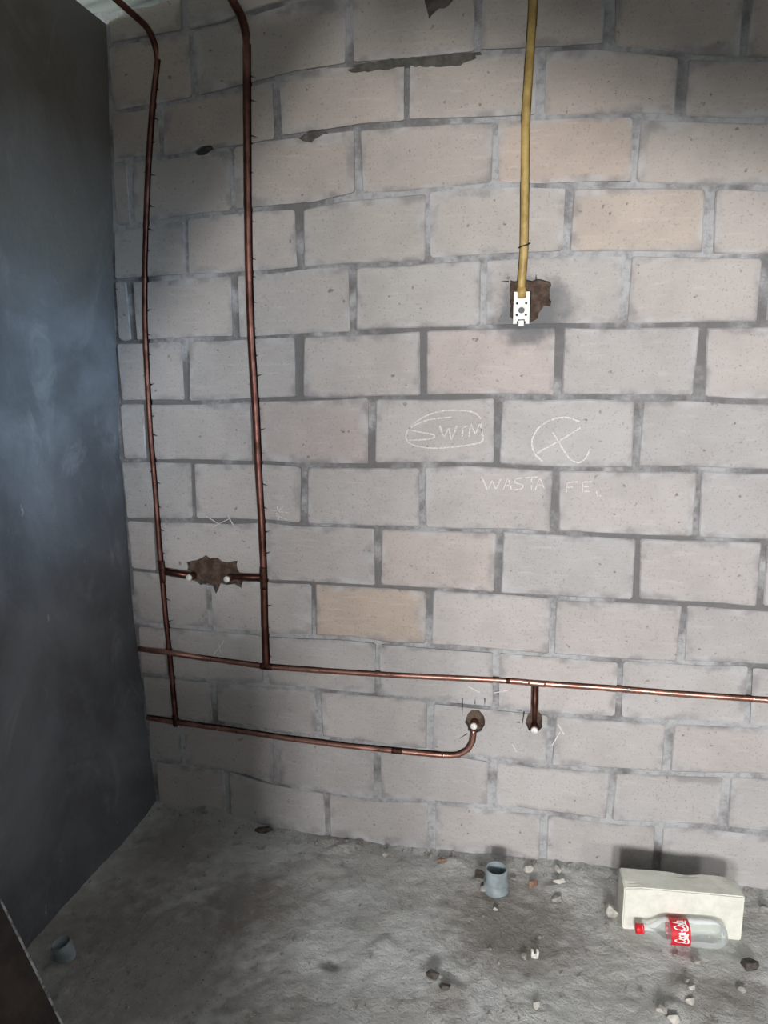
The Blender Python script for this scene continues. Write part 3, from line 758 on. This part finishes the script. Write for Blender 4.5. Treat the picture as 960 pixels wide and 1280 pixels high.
# rubble: each chip is a thing of its own
def chip_mesh(sx, sy, sz, seed, flat=False):
    rnd = random.Random(seed); bm = bmesh.new()
    for i in range(14):
        a = rnd.uniform(0, 6.283); e = math.asin(rnd.uniform(-.9, .9)); bm.verts.new((math.cos(a)*math.cos(e)*sx, math.sin(a)*math.cos(e)*sy, math.sin(e)*sz))
    ret = bmesh.ops.convex_hull(bm, input=bm.verts)
    bmesh.ops.delete(bm, geom=[g for g in ret['geom_interior'] if isinstance(g, bmesh.types.BMVert)], context='VERTS')
    zmin = min(v.co.z for v in bm.verts)
    for v in bm.verts: v.co.z -= zmin
    me = bpy.data.meshes.new('rubble_chip'); bm.to_mesh(me); bm.free(); return me
RUBP = []
def rub(name, px, w, h, mat, label, cat='rubble', group=None, rot=None):
    p = on_z(*px); s = proj_len(*px); me = chip_mesh(w/s/2, max(w*.6, h)/s/2, h/s/2*1.05, int(px[0]*7+px[1]))
    o = link(name, me, M[mat]); o.location = (p.x, p.y, floor_h(p.x, p.y)-.0015); o.rotation_euler = (0, 0, random.uniform(0, .6) if rot is None else rot)
    RUBP.append(p); return tag(o, label, cat, group)
R_ = [
 ('plaster_chip', (660, 1086), 15, 10, 'pale', 'flat white plaster chip at the wall foot right of the drain pipe'),
 ('plaster_chip', (697, 1090), 9, 11, 'pale', 'small upright pale chip farthest right along the wall foot'),
 ('brick_shard', (666, 1106), 17, 8, 'brick', 'brown brick shard on the floor beside the drain pipe'),
 ('plaster_chip', (698, 1105), 19, 7, 'pale', 'long thin pale sliver right of the brown brick shard'),
 ('mortar_crumb', (697, 1125), 17, 9, 'stone', 'rounded grey mortar lump below the long pale sliver'),
 ('plaster_chip', (620, 1136), 8, 8, 'pale', 'small pale cube of plaster just in front of the drain pipe'),
 ('plaster_chip', (764, 1148), 18, 20, 'pale', 'triangular pale chip beside the left end of the cream block'),
 ('mortar_crumb', (655, 1197), 9, 8, 'stone', 'small grey pebble left of the white clip'),
 ('plaster_chip', (670, 1260), 10, 11, 'pale', 'square white chip alone near the bottom edge of the floor'),
 ('plaster_chip', (826, 1272), 16, 16, 'pale', 'white rubble lump left of the pile at bottom right'),
 ('plaster_chip', (842, 1279), 20, 12, 'pale', 'broad pale rubble lump at the very bottom edge'),
 ('plaster_chip', (862, 1254), 13, 12, 'pale', 'pale lump in the middle of the rubble pile'),
 ('plaster_chip', (864, 1240), 11, 9, 'pale', 'pale flat chip on top of the rubble pile'),
 ('mortar_crumb', (858, 1231), 10, 9, 'stone', 'grey crumb topmost in the rubble pile'),
 ('mortar_crumb', (871, 1207), 16, 10, 'stone', 'grey lump below the base of the bottle'),
 ('stone', (936, 1214), 26, 16, 'dark', 'large dark stone near the right edge of the floor'),
 ('mortar_crumb', (927, 1238), 13, 9, 'stone', 'grey crumb below the large dark stone'),
 ('mortar_crumb', (845, 1197), 9, 6, 'stone', 'small grey crumb just under the red bottle label'),
 ('clod', (540, 1228), 20, 11, 'dark', 'dark clod of earth at the bottom middle of the floor'),
 ('clod', (556, 1240), 17, 9, 'dark', 'second dark clod right of the dark clod at bottom middle'),
 ('clod', (599, 1101), 15, 13, 'dark', 'dark clod touching the left side of the drain pipe'),
 ('clod', (605, 1112), 12, 10, 'stone', 'grey crumb low on the left side of the drain pipe'),
 ('mortar_crumb', (641, 1100), 9, 9, 'stone', 'grey crumb touching the right side of the drain pipe'),
 ('clod', (330, 1036), 26, 8, 'dark', 'dark flat clod at the shaded foot of the block wall'),
 ('mortar_crumb', (448, 1057), 12, 8, 'stone', 'grey lump at the wall foot where the lit floor begins'),
 ('mortar_crumb', (482, 1068), 10, 7, 'pale', 'pale crumb on the lit floor left of the drain pipe'),
 ('mortar_crumb', (553, 1076), 14, 6, 'brick', 'reddish flat crumb at the wall foot left of the drain pipe'),
 ('mortar_crumb', (956, 1140), 14, 12, 'stone', 'grey lump right of the cream block at the frame edge'),
 ('clod', (262, 1013), 22, 9, 'dark', 'dark clod in the left corner of the wall foot'),
]
for nm, px, w_, h_, mt, lab_ in R_: rub(nm, px, w_, h_, mt, lab_)
# white clip (U-shaped)
p = on_z(668, 1195); s = proj_len(668, 1195); u = 1/s
cl = tag(link('pipe_clip', boxes('pipe_clip', [(-4.5*u, -2*u, -2*u, 2*u, 0, 12*u), (2*u, 4.5*u, -2*u, 2*u, 0, 12*u), (-4.5*u, 4.5*u, -2*u, 2*u, 0, 4*u)]), M['white']), 'tiny white U-shaped plastic clip on the floor', 'clip')
cl.location = (p.x, p.y, floor_h(p.x, p.y)); cl.rotation_euler = (math.radians(12), 0, math.radians(12))
# grit: uncountable
V, Fc = [], []
def inside(p): return (abs(p.x+.094) < .06 and abs(p.y-2.11) < .06) or (abs(p.x+1.29) < .07 and abs(p.y-1.58) < .07) or (p-(BL+ax*L/2)).length < .2
for i in range(1500):
    if i < 700: p = Vector((random.uniform(-1.42, 1.0), D-.01-abs(random.gauss(0, .05)), 0))
    else: p = on_z(random.uniform(100, 958), random.uniform(1060, 1279))
    if p.y > D-.006 or p.x < -1.42 or inside(p): continue
    if any((p-q_).length < .03 for q_ in RUBP): continue
    s_ = random.uniform(.0013, .0036)*(2.2 if random.random() < .10 else 1); z = floor_h(p.x, p.y); b = len(V)
    V += [Vector((p.x, p.y, z+.2*s_))+Vector(d)*s_*random.uniform(.7, 1.3) for d in ((1, 0, 0), (0, 1, 0), (-1, 0, 0), (0, -1, 0), (.2, .1, .9), (0, 0, -.6))]
    Fc += [tuple(b+i for i in f) for f in ((0, 1, 4), (1, 2, 4), (2, 3, 4), (3, 0, 4), (1, 0, 5), (2, 1, 5), (3, 2, 5), (0, 3, 5))]
tag(link('grit', mesh('grit', V, Fc), M['stone']), 'fine grey grit and cement crumbs strewn over the whole floor', 'grit', kind='stuff')

# dark board leaning on the left wall at the near left
Yb = 1.22
p1, p2 = on_y(0, 1128, Yb), on_y(75, 1279, Yb)
d = (p1-p2).normalized()
t_floor = (p2.z-0.0)/d.z; foot = p2-d*t_floor
t_wall = (corner_x(.3)+.012-foot.x)/d.x; headp = foot+d*t_wall
print('board', p1, p2, foot, headp)
bo = tag(empty('leaning_board', foot), 'dark brown board with scuffed pale edge leaning on the left wall at near left', 'board')
Lb = (headp-foot).length; ang = math.atan2(headp.z-foot.z, headp.x-foot.x)
face = boxes('board_face', [(0, Lb, -.45, -.006, -.008, .010)]); o = link('board_face', face, M['board'], bo); o.rotation_euler = (0, -ang, 0)
e = boxes('board_edge', [(0.002, Lb, -.006, 0, -.008, .011)]); o = link('board_edge', e, M['scuff'], bo); o.rotation_euler = (0, -ang, 0)
tag(o, 'pale scuffed edge')
for i in range(5):
    sx, sy = Lb*random.uniform(.15, .9), -random.uniform(.02, .12)
    me = chip_mesh(random.uniform(.002, .005), random.uniform(.003, .008), .002, i+90)
    o = link('paint_spatter', me, M['scuff'], bo); o.rotation_euler = (0, -ang, 0); o.location = Matrix.Rotation(-ang, 3, 'Y') @ Vector((sx, sy, -.0095))
print('blocks', nblock, 'objects', len(S.objects))
